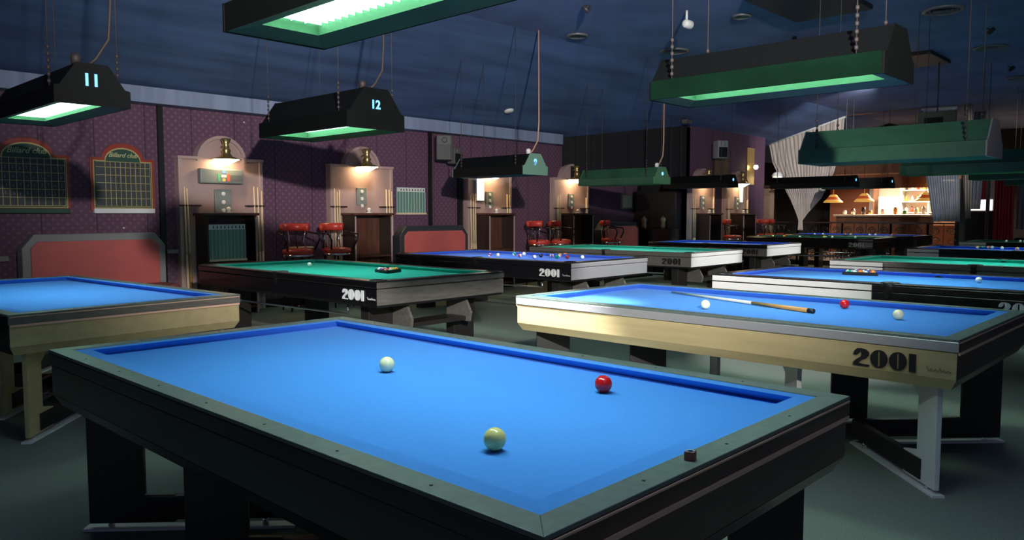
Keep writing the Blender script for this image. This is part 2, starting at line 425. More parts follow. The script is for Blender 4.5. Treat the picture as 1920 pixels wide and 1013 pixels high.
front = carom_table('large dark-sided blue carom table closest to the camera, chalk on its rail', (0, 0), 0, RAILBLACK, WALNUT, RAILBLACK, WALNUT, LEGDARK, LEGDARK)
carom_table('blue carom table with cream side reading 2001 and a cue lying on it', (2.98, .04), R(-.3), CREAM, WALNUT, ALU, WALNUT, PALEMETAL, LEGDARK, TEXTBLACK)
carom_table('empty blue-cloth carom table with cream end, cut by the left edge of the photo', (.2, 4.28), R(4.6), BLACKGLOSS, CREAM, BLACKGLOSS, RAILGREY, CREAM, LEGDARK)
pool_table('green-cloth black pool table with racked balls, bright 2001 on its black side', (3.01, 4.53), R(1), GREENCLOTH, GREENCLOTH, BLACKGLOSS, RAILGREY, RAILBLACK, 3.3, 1.62, text_mat=TEXTLIT)
pool_table('blue pool table with black 2001 side and metal end, many scattered balls', (6.18, 4.94), R(1), POOLBLUE, POOLBLUE, BLACKGLOSS, ALU, RAILBLACK, 3.3, 1.68, text_mat=TEXTWHITE)
pool_table('empty green pool table with grey side and glaring white end, left of centre', (9.17, 5.07), R(1), GREENCLOTH, GREENCLOTH, RAILGREY, WHITEP, RAILGREY, 3.2, 1.68, text_mat=TEXTBLACK)
pool_table('empty blue-cloth pool table with grey side and white end, beside the dark return wall', (12.77, 5.58), R(1), POOLBLUE, POOLBLUE, RAILGREY, WHITEP, RAILBLACK, 2.6, 1.6, text_mat=TEXTBLACK)
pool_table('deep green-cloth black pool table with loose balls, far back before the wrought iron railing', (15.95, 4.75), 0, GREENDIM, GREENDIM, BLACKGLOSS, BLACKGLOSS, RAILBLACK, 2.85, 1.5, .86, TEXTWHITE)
pool_table('narrow-looking blue-cloth black pool table with balls, last one before the railing', (17.75, 4.5), 0, POOLBLUE, POOLBLUE, BLACKGLOSS, BLACKGLOSS, RAILBLACK, 2.95, 1.5, .88)
pool_table('blue pool table with full rack and white cue ball, behind the cue table', (5.82, -.37), 0, BLUECLOTH, POOLBLUE, BLACKGLOSS, ALU, RAILBLACK, 3.25, 1.62, text_mat=TEXTWHITE, glare_from=1.75, ty=.82)
pool_table('empty green pool table at the right edge, behind the racked blue table', (8.95, -.30), 0, GREENCLOTH, GREENCLOTH, RAILGREY, WHITEP, RAILGREY, 3.25, 1.62, glare_from=2.6)
pool_table('blue-cloth pool table with six balls, far right behind the green table', (13.25, .1), 0, POOLBLUE, POOLBLUE, BLACKGLOSS, WHITEP, RAILBLACK, 3.2, 1.6, glare_from=2.7)
pool_table('dim green-cloth pool table with three balls, far right in the back', (17.4, .3), 0, GREENDIM, GREENDIM, BLACKGLOSS, WHITEP, RAILBLACK, 3.2, 1.6, glare_from=2.7)
pool_table('farthest blue-cloth pool table at the right edge, in front of the red curtain', (20.6, .0), 0, POOLBLUE, POOLBLUE, BLACKGLOSS, BLACKGLOSS, RAILBLACK, 3.1, 1.5)

# ---------------------------------------------------------------- balls, rack, cue, chalk
def ball_mesh(r):
    g = MB(); n = 12
    g.lathe([(max(1e-4, r*math.sin(math.pi*k/n)), -r*math.cos(math.pi*k/n)) for k in range(n+1)], (0, 0, 0), 20)
    return g
_cache = {}
def ball(x, y, z, m_, label, r=.0286, group=None):
    k = (m_.name, r)
    if k not in _cache:
        o = ball_mesh(r).build('billiard_ball', m_); _cache[k] = o
    else:
        o = _cache[k].copy(); COL.objects.link(o)
        for q in ('group',):
            if q in o: del o[q]
    o.location = (x, y, z+r); o.rotation_euler = (random.uniform(0, 3), random.uniform(0, 3), random.uniform(0, 3))
    return tag(o, label, 'ball', group)
BW = ball_mat('ball_ivory', (.88, .88, .55)); BY = ball_mat('ball_yellow_ivory', (.9, .84, .3)); BR = ball_mat('ball_red', (.6, .01, .015))
PW = ball_mat('ball_white', (.88, .87, .8)); PYEL = ball_mat('ball_pool_yellow', (.85, .6, .05)); PBLU = ball_mat('ball_pool_blue', (.02, .07, .35))
PBLK = ball_mat('ball_pool_black', (.01, .01, .012)); PGRN = ball_mat('ball_pool_green', (.0, .2, .14)); PORG = ball_mat('ball_pool_orange', (.8, .2, .03)); PMAR = ball_mat('ball_pool_maroon', (.25, .02, .03))
SBLU = ball_mat('ball_stripe_blue', (.03, .1, .5), True); SRED = ball_mat('ball_stripe_red', (.6, .03, .03), True); SYEL = ball_mat('ball_stripe_yellow', (.85, .6, .05), True)
SGRN = ball_mat('ball_stripe_green', (.0, .3, .2), True); SORG = ball_mat('ball_stripe_orange', (.8, .25, .05), True); SPUR = ball_mat('ball_stripe_purple', (.2, .05, .3), True)
bz = .763
ball(.39, .51, bz, BY, 'yellowish ivory ball with strong shadow, nearest ball on the front blue table', .0308)
ball(.82, 1.53, bz, BW, 'pale white ball in the far left half of the front blue table', .0308)
ball(1.12, .70, bz, BR, 'red ball near the long far cushion of the front blue table', .0308)
ball(3.49, 1.64, bz, BW, 'pale white ball left of the cue on the cream-sided table', .0308)
ball(4.14, .99, bz, BR, 'red ball right of the cue butt on the cream-sided table', .0308)
ball(3.81, .56, bz, BW, 'cream ball nearest the right corner of the cream-sided table', .0308)
ball(3.91, 7.02, bz, PW, 'white cue ball alone near the far pocket of the green table with a rack')
def rack(cx_, cy_, ang, n5, mats_, tn, group):
    rk = thing('ball_rack', 'black triangle rack around the balls on the %s' % tn, 'rack', (cx_, cy_, bz), ang)
    d = .0574; h = d*.866; Rr = (n5-1)*d/2*1.1547+.062
    P_ = [(Rr*math.cos(a), Rr*math.sin(a)) for a in (R(90), R(210), R(330))]; ri = Rr-.022
    Q_ = [(ri*math.cos(a), ri*math.sin(a)) for a in (R(90), R(210), R(330))]
    for k in range(3):
        j = (k+1) % 3; g = MB()
        g.prism([(*P_[k], 0), (*P_[j], 0), (*Q_[j], 0), (*Q_[k], 0)], (0, 0, .001), (0, 0, .034)); g.build('rack_side', BLACK, rk, .003)
    i = 0; ca, sa = math.cos(ang), math.sin(ang)
    y0 = (n5-1)*h*2/3
    for r_ in range(n5):
        for c_ in range(r_+1):
            lx = (c_-r_/2)*d; ly = y0-r_*h
            nm, mm = mats_[i % len(mats_)]
            row = ['at the tip', 'in the second row', 'in the third row', 'in the fourth row', 'in the last row'][r_]
            pos = '' if r_ == 0 else (', %s' % (['first', 'second', 'third', 'fourth', 'fifth'][c_])) 
            ball(cx_+lx*ca-ly*sa, cy_+lx*sa+ly*ca, bz, mm, '%s ball %s%s in the rack on the %s' % (nm, row, pos, tn), group=group); i += 1
allm = [('yellow', PYEL), ('blue striped', SBLU), ('red striped', SRED), ('purple striped', SPUR), ('black', PBLK), ('orange', PORG), ('green striped', SGRN), ('maroon', PMAR), ('yellow striped', SYEL)]
rack(4.0, 5.66, R(20), 4, [('white striped blue', SBLU), ('white striped purple', SPUR), ('yellow striped', SYEL), ('maroon', PMAR), ('black', PBLK), ('orange striped', SORG), ('white striped red', SRED), ('maroon striped', SRED), ('yellow', PYEL), ('orange', PORG)], 'green table', 'racked balls on the green table')
rack(7.13, 1.92, R(160), 5, [('orange', PORG), ('red', PMAR), ('blue striped', SBLU), ('purple striped', SPUR), ('green striped', SGRN)], 'racked blue table', 'racked balls on the blue table')
ball(6.89, .82, bz, PW, 'white cue ball right of the rack on the blue table behind the cue table')
sc = [(6.86, 7.0, SPUR, 'striped purple'), (6.94, 6.91, SYEL, 'striped yellow'), (7.30, 6.93, SGRN, 'striped green'), (7.06, 6.59, SRED, 'striped red'), (7.41, 6.83, PW, 'plain white'),
      (6.91, 6.18, SBLU, 'striped blue'), (7.26, 6.37, PBLK, 'black'), (7.38, 6.27, SPUR, 'pinkish striped'), (7.15, 5.98, PGRN, 'green'), (7.50, 6.22, SORG, 'striped orange'), (7.23, 5.86, PMAR, 'maroon'),
      (7.72, 6.30, PORG, 'orange'), (7.33, 5.68, SGRN, 'green and white striped')]
wh = ['leftmost', 'second from the left', 'third from the left', 'fourth from the left', 'right of the red striped one', 'in the middle', 'beside the plain blue striped one', 'touching the black one', 'nearest the black side', 'behind the green one', 'in front of the orange group', 'farthest of the right cluster', 'rightmost']
for (x, y, mm, nm), p in zip(sc, wh):
    ball(x, y, bz, mm, '%s ball, %s of the scattered balls' % (nm, p), group='scattered balls on the blue pool table')
for k, (x, y, nm, mm) in enumerate([(16.25, 7.45, 'white', PW), (16.5, 7.2, 'white striped', SYEL), (16.9, 7.1, 'orange', PORG), (16.5, 6.55, 'white', PW), (16.9, 6.15, 'yellow', PYEL), (17.0, 6.0, 'yellow striped', SYEL), (17.05, 5.5, 'white', PW), (16.6, 6.0, 'green striped', SGRN)]):
    ball(x, y, .823, mm, '%s ball, %s from the left on the far dark-green table' % (nm, ['first', 'second', 'third', 'fourth', 'fifth', 'sixth', 'seventh', 'eighth'][k]), group='balls on the far dark-green table')
for k, (x, y, nm, mm) in enumerate([(18.2, 6.9, 'white', PW), (18.35, 6.75, 'white', PW), (18.6, 6.3, 'red striped', SRED), (18.7, 6.2, 'yellow striped', SYEL), (18.7, 5.75, 'white', PW), (18.8, 5.65, 'white', PW), (18.9, 5.3, 'orange', PORG)]):
    ball(x, y, .843, mm, '%s ball, %s from the left on the last blue table by the railing' % (nm, ['first', 'second', 'third', 'fourth', 'fifth', 'sixth', 'seventh'][k]), group='balls on the last blue table')
for k, (x, y, nm, mm) in enumerate([(14.52, 2.52, 'yellow', SYEL), (14.6, 2.46, 'green', PGRN), (14.66, 2.38, 'red striped', SRED), (14.7, 2.33, 'white', PW), (14.55, 2.15, 'white', PW), (14.4, 1.9, 'white and orange', SORG)]):
    ball(x, y, bz, mm, '%s ball, %s from the left on the far right blue table' % (nm, ['first', 'second', 'third', 'fourth', 'fifth', 'sixth'][k]), group='balls on the far right blue table')
for k, (x, y) in enumerate([(18.5, 2.85), (18.65, 2.62), (18.72, 2.55)]):
    ball(x, y, bz, PW, 'white ball, %s from the left on the dim green far right table' % ['first', 'second', 'third'][k], group='balls on the dim green table')
# cue across the cream-sided table
cue = thing('billiard_cue', 'wooden cue with orange-brown butt lying across the cream-sided blue table', 'cue')
a, b = Vector((4.20, 2.33, bz+.012)), Vector((3.74, 1.03, bz+.016))
def at(t_): return a+(b-a)*t_
MB().tube([at(0), at(.62)], [.0065, .0115], 12).build('cue_shaft', mat('cue_shaft', (.62, .62, .48), .3), cue)
MB().tube([at(.62), at(.97)], [.0115, .0155], 12).build('cue_butt', CUEBUTT, cue)
MB().tube([at(.97), at(1)], [.016, .0155], 12).build('bumper', BLACK, cue)
ck = thing('chalk_cube', 'small reddish chalk cube standing on the near rail of the front blue table', 'chalk', (.575, .038, .8), R(15))
box('chalk_body', mat('chalk_wrap', (.26, .09, .07), .6), -.012, .012, -.012, .012, 0, .021, ck, .001)
g = MB(); g.lathe([(.0115, .021), (.010, .0225), (.006, .0205), (.0, .0195)], (0, 0, 0), 12); g.build('chalk_top', mat('chalk_blue', (.2, .3, .45), .9), ck)

# ---------------------------------------------------------------- hanging table lamps
def table_lamp(label, x0, x1, y0, y1, z, skin, endskin=None, number=None, ceil=3.9, cord=False, lit_end=True, power=1, dz=.10, cmat=None, flange=None):
    w_, l_ = x1-x0, y1-y0; cx_, cy_ = (x0+x1)/2, (y0+y1)/2; h = w_/2; e = l_/2
    t = thing('billiard_lamp', label, 'hanging lamp', (cx_, cy_, z))
    H1, H2 = .10*w_/.5+.02, .285*max(.8, w_/.5)
    sec = [(-h, 0), (-h, H1), (-h+.035, H1+.008), (-h*.42, H2), (h*.42, H2), (h-.035, H1+.008), (h, H1), (h, 0)]
    g = MB()
    g.loft([[(x, -e, zz) for x, zz in sec], [(x, e, zz) for x, zz in sec]], False, False, False)
    g.build('housing', skin, t)
    for s_ in (-1, 1):
        ys = s_*e
        g = MB(); g.prism([(x*1.01, ys, zz if zz < H2-.01 else zz+.006) for x, zz in sec], (0, -.006, 0), (0, .006, 0))
        ec = g.build('end_cap', endskin or skin, t)
        if number and s_ == -1:
            if number == 'dot':
                g = MB(); g.lathe([(.028, -.002), (.028, .002), (.0, .002)], (0, -e-.009, H2*.62), 14, False, 'y'); g.build('number_light', NUMBER, t)
            else: text('number', number, NUMBER, t, (-.01, -e-.009, H2*.60), (R(90), 0, 0), .115, .002, bold=.003)
    if flange:
        for s_ in (-1, 1):
            g = MB(); g.prism([(s_*(h+.001), 0, .002), (s_*(h+.006), 0, .002), (s_*(h+.006), 0, H1+.004), (s_*(h-.033), 0, H1+.014), (s_*(h-.033), 0, H1+.009), (s_*(h+.001), 0, H1)], (0, -e+.01, 0), (0, e-.01, 0)); g.build('flange', flange, t)
    # sloped lips and the trough with the diffuser
    li, tz = .12*w_/.5+.02, .03
    k0 = .035*w_/.5
    g = MB()
    O = [(-h+.004, -e), (h-.004, -e), (h-.004, e), (-h+.004, e)]; I = [(-li, -e+.12), (li, -e+.12), (li, e-.12), (-li, e-.12)]
    g.add([(*p, .002) for p in O]+[(*p, tz) for p in I], [(0,1,5,4),(1,2,6,5),(2,3,7,6),(3,0,4,7)]); g.build('reflector', skin if skin is LAMPGREEN else LAMPGREEN, t)
    g = MB(); g.add([(*p, tz) for p in I]+[(*p, dz) for p in I], [(0,1,5,4),(1,2,6,5),(2,3,7,6),(3,0,4,7)]); g.build('trough', INNERGREEN, t)
    dm = DIFF
    g = MB(); g.add([(*p, dz) for p in I], [(3, 2, 1, 0)]); g.build('diffuser', dm, t)
    g = MB(); n = int((2*e-.24)/.05)
    for k in range(n):
        yy = -e+.12+(k+.5)*(2*e-.24)/n
        g.box(-li, li, yy-.0015, yy+.0015, dz-.03, dz-.004)
    for xx in (-li*.5, 0, li*.5): g.box(xx-.001, xx+.001, -e+.12, e-.12, dz-.03, dz-.004)
    g.build('louver', LOUVER, t)
    # chains
    for sx_ in (-1, 1):
        for sy in (-1, 1):
            g = MB(); X, Y, Z = sx_*(h-.02), sy*(e-.16), H1
            top = min(ceil-z, (slope_z(cy_+Y)-z) if cy_+Y > 6.43 else ceil-z)+.01
            g.tube([(X, Y, Z), (X, Y, top)], .004, 5)
            for q in range(6): g.lathe([(.011, 0), (.013, .012), (.011, .024)], (X, Y, Z+.03+q*.045), 6)
            g.build('chain', CORD, t)
    if cord:
        g = MB(); g.tube([(0, -e+.12, H2), (.06, -e+.1, H2+.06), (.14, -e+.08, H2+.2), (.16, -e+.08, H2+.45), (.15, -e+.08, ceil-z)], .011, 8); g.build('power_cord', cmat or COPCORD, t)
        g = MB(); g.lathe([(.03, H2), (.035, H2+.05), (.02, H2+.07)], (-h*.35, -e+.05, 0), 10); g.build('cable_gland', cmat or WHITEP, t)
    return t
def yc(y, z=3.9): return z
table_lamp('big black lamp with glowing diffuser cut by the top edge, over the front blue table', .56, 1.05, .12, 2.28, 2.15, LAMPBLACK)
table_lamp('black lamp with green underside and chains, top right over the cream-sided table', 3.60, 4.12, .62, 2.16, 2.17, LAMPBLACK, LAMPBLACK, ceil=3.9, dz=.12, flange=mat('flange_dark_green', (.004, .02, .010), .85, spec=.05, noise=(6, 3, 6)))
table_lamp('black lamp with lit blue number 11, at the left edge', .66, 1.14, 4.85, 6.5, 2.12, LAMPBLACK, number='11', cord=True, dz=.085, cmat=CORD)
table_lamp('black lamp with lit blue number 12, over the green table with the rack', 3.25, 3.93, 5.28, 6.90, 2.2, LAMPBLACK, number='12', cord=True, dz=.12, cmat=CORD)
table_lamp('black lamp with pale green end reading 9, over the scattered-ball table', 6.72, 7.22, 6.22, 7.62, 1.915, LAMPBLACK, mat('lamp_pale_green_end', (.16, .3, .21), .5), number='9', cord=True)
table_lamp('dark green lamp with a round glowing light on its end, fifth along the papered wall', 9.72, 10.2, 6.1, 7.65, 1.87, LAMPGREEN, mat('lamp_mid_green_end', (.09, .22, .12), .5), number='dot', cord=True)
table_lamp('black lamp with tiny blue light, in front of the second papered wall', 13.4, 13.85, 6.75, 8.25, 1.92, LAMPBLACK, number='dot')
table_lamp('black lamp with blue light hanging in front of the gathered cream curtain', 16.3, 16.75, 5.35, 7.2, 1.965, LAMPBLACK, number='dot')
table_lamp('smaller looking black lamp with blue light, right of the gathered curtain before the bar', 18.2, 18.65, 5.2, 6.75, 1.985, LAMPBLACK, number='dot')
table_lamp('worn green lamp on chains over the racked blue table, right of the curtain', 6.3, 6.85, .68, 2.25, 1.86, LAMPGREEN, mat('lamp_clear_end', (.22, .22, .22), .35))
table_lamp('scuffed green lamp cut by the right edge, just below the worn green one', 9.62, 10.1, .5, 2.35, 1.875, LAMPGREEN)
table_lamp('third green lamp down at the right edge with white rim', 13.65, 14.15, .7, 2.5, 1.945, LAMPGREEN)
table_lamp('lowest and farthest green lamp at the right edge', 17.3, 17.8, .8, 2.7, 1.96, LAMPGREEN)

# ---------------------------------------------------------------- ceiling fittings
def vent(x, y, r_, label):
    t = thing('ceiling_vent', label, 'ceiling vent', (x, y, 3.9))
    g = MB()
    g.lathe([(r_, 0), (r_, -.015), (r_*.82, -.03), (r_*.78, -.01), (r_*.78, 0)], (0, 0, 0), 28); g.build('vent_rim', VENT, t)
    for k in (.62, .42, .22):
        g = MB(); g.lathe([(r_*k, -.004), (r_*(k+.08), -.018), (r_*(k+.05), -.018), (r_*(k-.03), -.004)], (0, 0, 0), 24); g.build('vent_cone', VENT, t)
vent(9.74, 1.95, .24, 'round ringed ceiling vent at top right, nearest and largest')
vent(7.72, 6.1, .15, 'round ceiling vent left of the long chain, above the papered wall')
vent(9.57, 5.66, .22, 'round ceiling vent above the black chained lamp, left one')
vent(12.62, 2.04, .24, 'round ceiling vent at right edge, halfway down the ceiling')
vent(15.98, 2.29, .22, 'farthest round ceiling vent at the right edge')
vent(8.3, 3.9, .12, 'small pale ceiling vent above the black chained lamp')
for k, (x0, x1, y0, y1, lb) in enumerate(((7.5, 8.9, 2.5, 3.45, 'black square ceiling panel at the top edge'), (12.2, 13.3, 2.75, 3.45, 'small dark square ceiling panel right of the black chained lamp'))):
    tag(box('ceiling_panel', BLACK, x0, x1, y0, y1, 3.84, 3.9, None, .005), lb, 'ceiling panel')
pj = thing('projector', 'black box projector hanging from ceiling above the black chained lamp', 'projector', (9.9, 3.9, 3.5))
box('projector_body', BLACK, -.3, .3, -.25, .25, -.1, .12, pj, .02); MB().tube([(0, 0, .1), (0, 0, .4)], .03, 8).build('mount_pole', BLACK, pj)
def spotlight(x, y, label, on=False):
    t = thing('ceiling_spotlight', label, 'spotlight', (x, y, 3.9))
    MB().tube([(0, 0, 0), (0, 0, -.12)], .015, 8).build('stem', WHITEP, t)
    g = MB(); g.lathe([(.03, .0), (.05, .02), (.055, .13), (.05, .14)], (-.05, 0, -.16), 14, True, 'x'); g.build('spot_can', WHITEP, t)
    if on: g = MB(); g.lathe([(.045, -.01), (.045, .0)], (-.05, 0, -.16), 12, False, 'x'); g.build('spot_bulb', WARMGLASS, t)
spotlight(7.61, 4.28, 'white ceiling spotlight can near the top centre-right')
spotlight(12.09, 3.22, 'lit ceiling spotlight right of the black chained lamp', True)
for k, (loc, tgt, pw, ang) in enumerate(ADDED_SPOTS):  # made-up fittings that carry the added beams
    t = thing('added_spotlight', 'small added spotlight on the ceiling, aimed at %s' % ['the cream-sided table', 'the racked blue table', 'the scattered-ball table end', 'the grey green-cloth table end', 'the far grey blue-cloth table end', 'the right-hand green table', 'the gathered cream curtain', 'the grey-violet curtain'][k], 'spotlight', loc)
    d = (Vector(tgt)-Vector(loc)).normalized(); q = -d*.02
    topz = (slope_z(loc[1]) if loc[1] > 6.43 else 3.9)-loc[2]
    MB().tube([-d*.03, -d*.13], .03, 12).build('spot_can', DARKTRIM, t); MB().tube([-d*.1, (0, 0, topz)], .01, 6).build('stem', DARKTRIM, t)
    spot('added_beam', loc, tgt, pw, (.97, .98, 1), ang, .7, .035)
sd = thing('smoke_detector', 'white round smoke detector on the sloped blue ceiling above the papered wall', 'smoke detector', (9.1, 8.75, slope_z(8.75)), 0)
sd.rotation_euler = (R(-16.5), 0, 0)
g = MB(); g.lathe([(.0, -.04), (.05, -.04), (.085, -.025), (.09, 0)], (0, 0, 0), 20); g.build('detector_shell', WHITEP, sd)
g = MB(); g.lathe([(.0, -.055), (.028, -.05), (.034, -.038)], (0, 0, 0), 14); g.build('detector_vent', GREYTRIM, sd)
ms = thing('motion_sensor', 'small dark sensor with cable on the ceiling slope by the second papered wall', 'sensor', (13.9, 8.0, slope_z(8.0)-.08))
box('sensor_body', SPK, -.12, .12, -.06, .06, -.04, .05, ms, .01); MB().tube([(0, 0, .04), (0, 0, .12)], .012, 6).build('sensor_stem', SPK, ms)

# ---------------------------------------------------------------- cue racks on the walls
def cue_rack(label, x0, x1, yw, ztop, zarc, arc_r, kind='plain', cues=(3, 3), lamp_on=True, cab=True, ledge_y=None):
    w_ = x1-x0; cx_ = w_/2
    t = thing('cue_rack', label, 'cue rack', (x0, yw, 0))
    # local: x along wall, y negative is into the room
    pr = [(0, 0), (w_, 0), (w_, ztop), (cx_+arc_r, ztop)]
    cz = ztop-.02+(zarc-ztop)-arc_r
    for k in range(13):
        a = math.pi*k/12; pr.append((cx_+arc_r*math.cos(a), cz+arc_r*math.sin(a)+0.0))
    pr += [(cx_-arc_r, ztop), (0, ztop)]
    MB().prism([(x, 0, z) for x, z in pr], (0, -.10, 0), (0, 0, 0)).build('back_board', PANELWOOD, t)
    # mouldings
    g = MB(); g.box(0, .05, -.125, -.10, 0, ztop+.0); g.box(w_-.05, w_, -.125, -.10, 0, ztop)
    g.box(-.01, cx_-arc_r+.02, -.14, -.0, ztop-.02, ztop+.02); g.box(cx_+arc_r-.02, w_+.01, -.14, 0, ztop-.02, ztop+.02); g.build('moulding', PANELTRIM, t, .004)
    g = MB(); rings = []
    for k in range(17):
        a = math.pi*k/16; c_, s_ = math.cos(a), math.sin(a)
        rings.append([(cx_+r_*c_, y_, cz+r_*s_) for r_, y_ in ((arc_r-.025, -.135), (arc_r+.02, -.135), (arc_r+.02, 0), (arc_r-.025, 0))])
    g.loft(rings); g.build('arch_moulding', PANELTRIM, t)
    # slotted cue holders
    for sd_, n in ((0, cues[0]), (1, cues[1])):
        xx = .0 if sd_ == 0 else w_-.28
        box('cue_holder', CABDARK, xx-.0, xx+.28, -.17, -.10, 1.485, 1.505, t, .003)
        box('cue_foot_shelf', CABDARK, xx-.0+(.09 if sd_ else 0), xx+(.19 if not sd_ else .28), -.21, -.10, .25, .29, t)
        for q in range(n):
            xq = xx+(.05 if sd_ == 0 else .125)+q*.05+random.uniform(-.008, .008)
            c = thing('wall_cue', 'upright wooden cue, %s from the left on the %s of the %s' % (['first', 'second', 'third', 'fourth'][q], ['left', 'right'][sd_], label.split(',')[0]), 'cue', (x0+xq, yw-.185, .29), 0, 'cues standing in the wall racks')
            tp = random.uniform(1.42, 1.5); dx = random.uniform(-.02, .02)
            MB().tube([(0, 0, .0), (dx*.4, .012, .55)], [.019, .015], 8).build('cue_butt', CUEBUTT if random.random() < .4 else CUEWOOD, c)
            MB().tube([(dx*.4, .012, .55), (dx, .03, tp)], [.015, .010], 8).build('cue_shaft', CUEWOOD, c)
    # stacked electric socket plate
    if kind in ('full', 'sock'):
        zt = 1.80 if kind == 'sock' else 1.72
        g = box('switch_plate', GREYPLATE, cx_-.12, cx_+.12 if kind == 'full' else cx_+.07, -.13, -.10, zt-.36 if kind == 'full' else zt-.28, zt, t, .006)
        for q in range(3):
            gg = MB(); gg.lathe([(.028, 0), (.028, .012), (.0, .014)], (cx_-.0 if kind == 'full' else cx_-.025, -.13, zt-.06-q*.115), 12, False, 'y')
            gg.build('socket', WHITEP, g)
    # cabinet below
    if cab:
        cw0, cw1 = .20, w_-.30
        t2 = thing('rack_cabinet', 'dark open-front cabinet standing under the %s' % label.split(',')[0], 'cabinet', (x0+cw0, yw-.14, 0))
        wd = cw1-cw0; dp = .33
        box('side_glare', CABDARK, 0, .03, -dp, 0, 0, 1.36, t2, .003); box('side_glare', CABDARK, wd-.03, wd, -dp, 0, 0, 1.36, t2, .003)
        box('cabinet_top', CABWOOD, -.03, wd+.03, -dp-.03, 0, 1.36, 1.395, t2, .005)
        box('back_panel', CABWOOD, .03, wd-.03, -.03, -.01, 0, 1.36, t2)
        box('shelf', CABWOOD, .03, wd-.03, -dp, -.03, .70, .73, t2, .003); box('shelf', CABWOOD, .03, wd-.03, -dp, -.03, .08, .11, t2)
        box('front_post', PANELTRIM if kind != 'full' else CABDARK, .0, .022, -dp-.012, -dp, 0, 1.34, t2); box('front_post', PANELTRIM, wd-.022, wd, -dp-.012, -dp, 0, 1.34, t2)
        t2_ = t2
        bb = thing('triangle_of_balls', 'small glossy white knob ornament on the cabinet top of the %s' % label.split(',')[0], 'ornament', (x0+w_/2, yw-.28, 1.395))
        g = MB(); g.lathe([(.045, 0), (.05, .01), (.02, .02), (.032, .045), (.03, .07), (.0, .085)], (0, 0, 0), 14); g.build('ornament_bowl', WHITEP, bb)
    # brass lamp
    lp = thing('wall_lamp', 'brass wall lamp with warm glow on the %s' % label.split(',')[0], 'wall lamp', (x0+cx_, yw-.10, ztop+.08), 0)
    MB().tube([(0, 0, .08), (0, -.09, .12), (0, -.15, .08)], .012, 8).build('arm', BRASS, lp)
    g = MB(); g.lathe([(.03, .20), (.07, .19), (.04, .12), (.045, .06), (.065, .03), (.05, .0), (.09, -.05), (.20, -.09), (.202, -.095), (.075, -.055), (.04, -.01)], (0, -.15, 0), 20); g.build('lamp_shade', BRASS, lp)
    g = MB(); g.lathe([(.0, -.17), (.04, -.165), (.075, -.14), (.15, -.10), (.175, -.092), (.0, -.07)], (0, -.15, 0), 16); g.build('bulb', WARM if lamp_on else WARMGLASS, lp)
    return t
r1 = cue_rack('first arched cue rack, nearest on the papered wall with scoreboard bar', 3.48, 4.70, 9.6, 2.14, 2.46, .34, 'full', (2, 3))
r2 = cue_rack('second arched cue rack, right of the first pair of red stools', 5.84, 7.06, 9.6, 2.14, 2.46, .32, 'sock', (3, 3))
r3 = cue_rack('third cue rack, with glaring white plate left of its brass lamp', 8.78, 9.95, 9.6, 2.12, 2.44, .32, 'sock', (3, 2))
r4 = cue_rack('fourth cue rack, just left of the dark corner', 11.22, 12.38, 9.6, 2.11, 2.43, .32, 'sock', (3, 2))
r5 = cue_rack('fifth cue rack, first on the second papered wall', 14.45, 15.5, 8.3, 2.12, 2.42, .3, 'sock', (2, 2))
r6 = cue_rack('sixth cue rack, last one with a narrow lit plate', 16.05, 17.2, 8.3, 2.12, 2.42, .3, 'sock', (2, 2))
# things on the racks
sb = thing('electronic_scorer', 'grey score bar with green and red marks under the first brass lamp', 'score counter', (3.74, 9.5, 1.80))
box('scorer_body', GREYPLATE, 0, .62, -.10, 0, 0, .20, sb, .015)
box('scorer_panel', mat('scorer_dark', (.12, .13, .13), .5), .36, .60, -.104, -.10, .03, .12, sb)
box('green_mark', mat('mark_green', (.1, .4, .2), .5), .24, .28, -.105, -.10, .03, .13, sb); box('red_mark', mat('mark_red', (.6, .12, .06), .5), .38, .42, -.105, -.10, .03, .13, sb)
box('white_mark', WHITEP, .295, .37, -.105, -.10, .085, .12, sb); box('yellow_mark', mat('mark_yellow', (.6, .5, .2), .5), .31, .355, -.105, -.10, .03, .07, sb)
box('blue_mark', mat('mark_blue', (.15, .35, .65), .5), .305, .36, -.105, -.10, .14, .175, sb)
def white_plate(x, y, z, w_, h_, lb):
    t = thing('light_box', lb, 'light box', (x, y, z))
    box('box_frame', WHITEP, 0, w_, -.03, 0, 0, h_, t, .004); box('lit_front', SCREEN, .01, w_-.01, -.034, -.03, .01, h_-.01, t)
white_plate(8.98, 9.49, 1.62, .2, .42, 'glaring white light box on the third cue rack')
white_plate(16.72, 8.19, 1.66, .14, .42, 'narrow white light box on the sixth cue rack')
def price_list(x, y, z, w_, h_, lb):
    t = thing('score_abacus', lb, 'scoring board', (x, y, z))
    box('board', PRICEGREEN, 0, w_, -.02, 0, .03, h_, t); box('header', WHITEP, .0, w_, -.025, -.02, h_-.07, h_, t)
    g = MB(); n = 10
    for k in range(n+1): g.box(w_*k/n-.004, w_*k/n+.004, -.026, -.02, .03, h_-.07)
    g.build('divider_lines', mat('list_line', (.55, .6, .52), .5), t)
    g = MB()
    for k in range(1, n): g.box(w_*(k+.3)/n, w_*(k+.55)/n, -.028, -.025, h_-.055, h_-.02)
    g.build('header_digits', BLACK, t)
    box('ledge', CUEWOOD, -.01, w_+.01, -.05, 0, 0, .03, t, .003)
price_list(7.22, 9.6, 1.37, .62, .46, 'green column scoring board with cream header on the bare wall above the second bench')
price_list(3.72, 9.20, .74, .53, .5, 'green column scoring board inside the cabinet of the first cue rack')

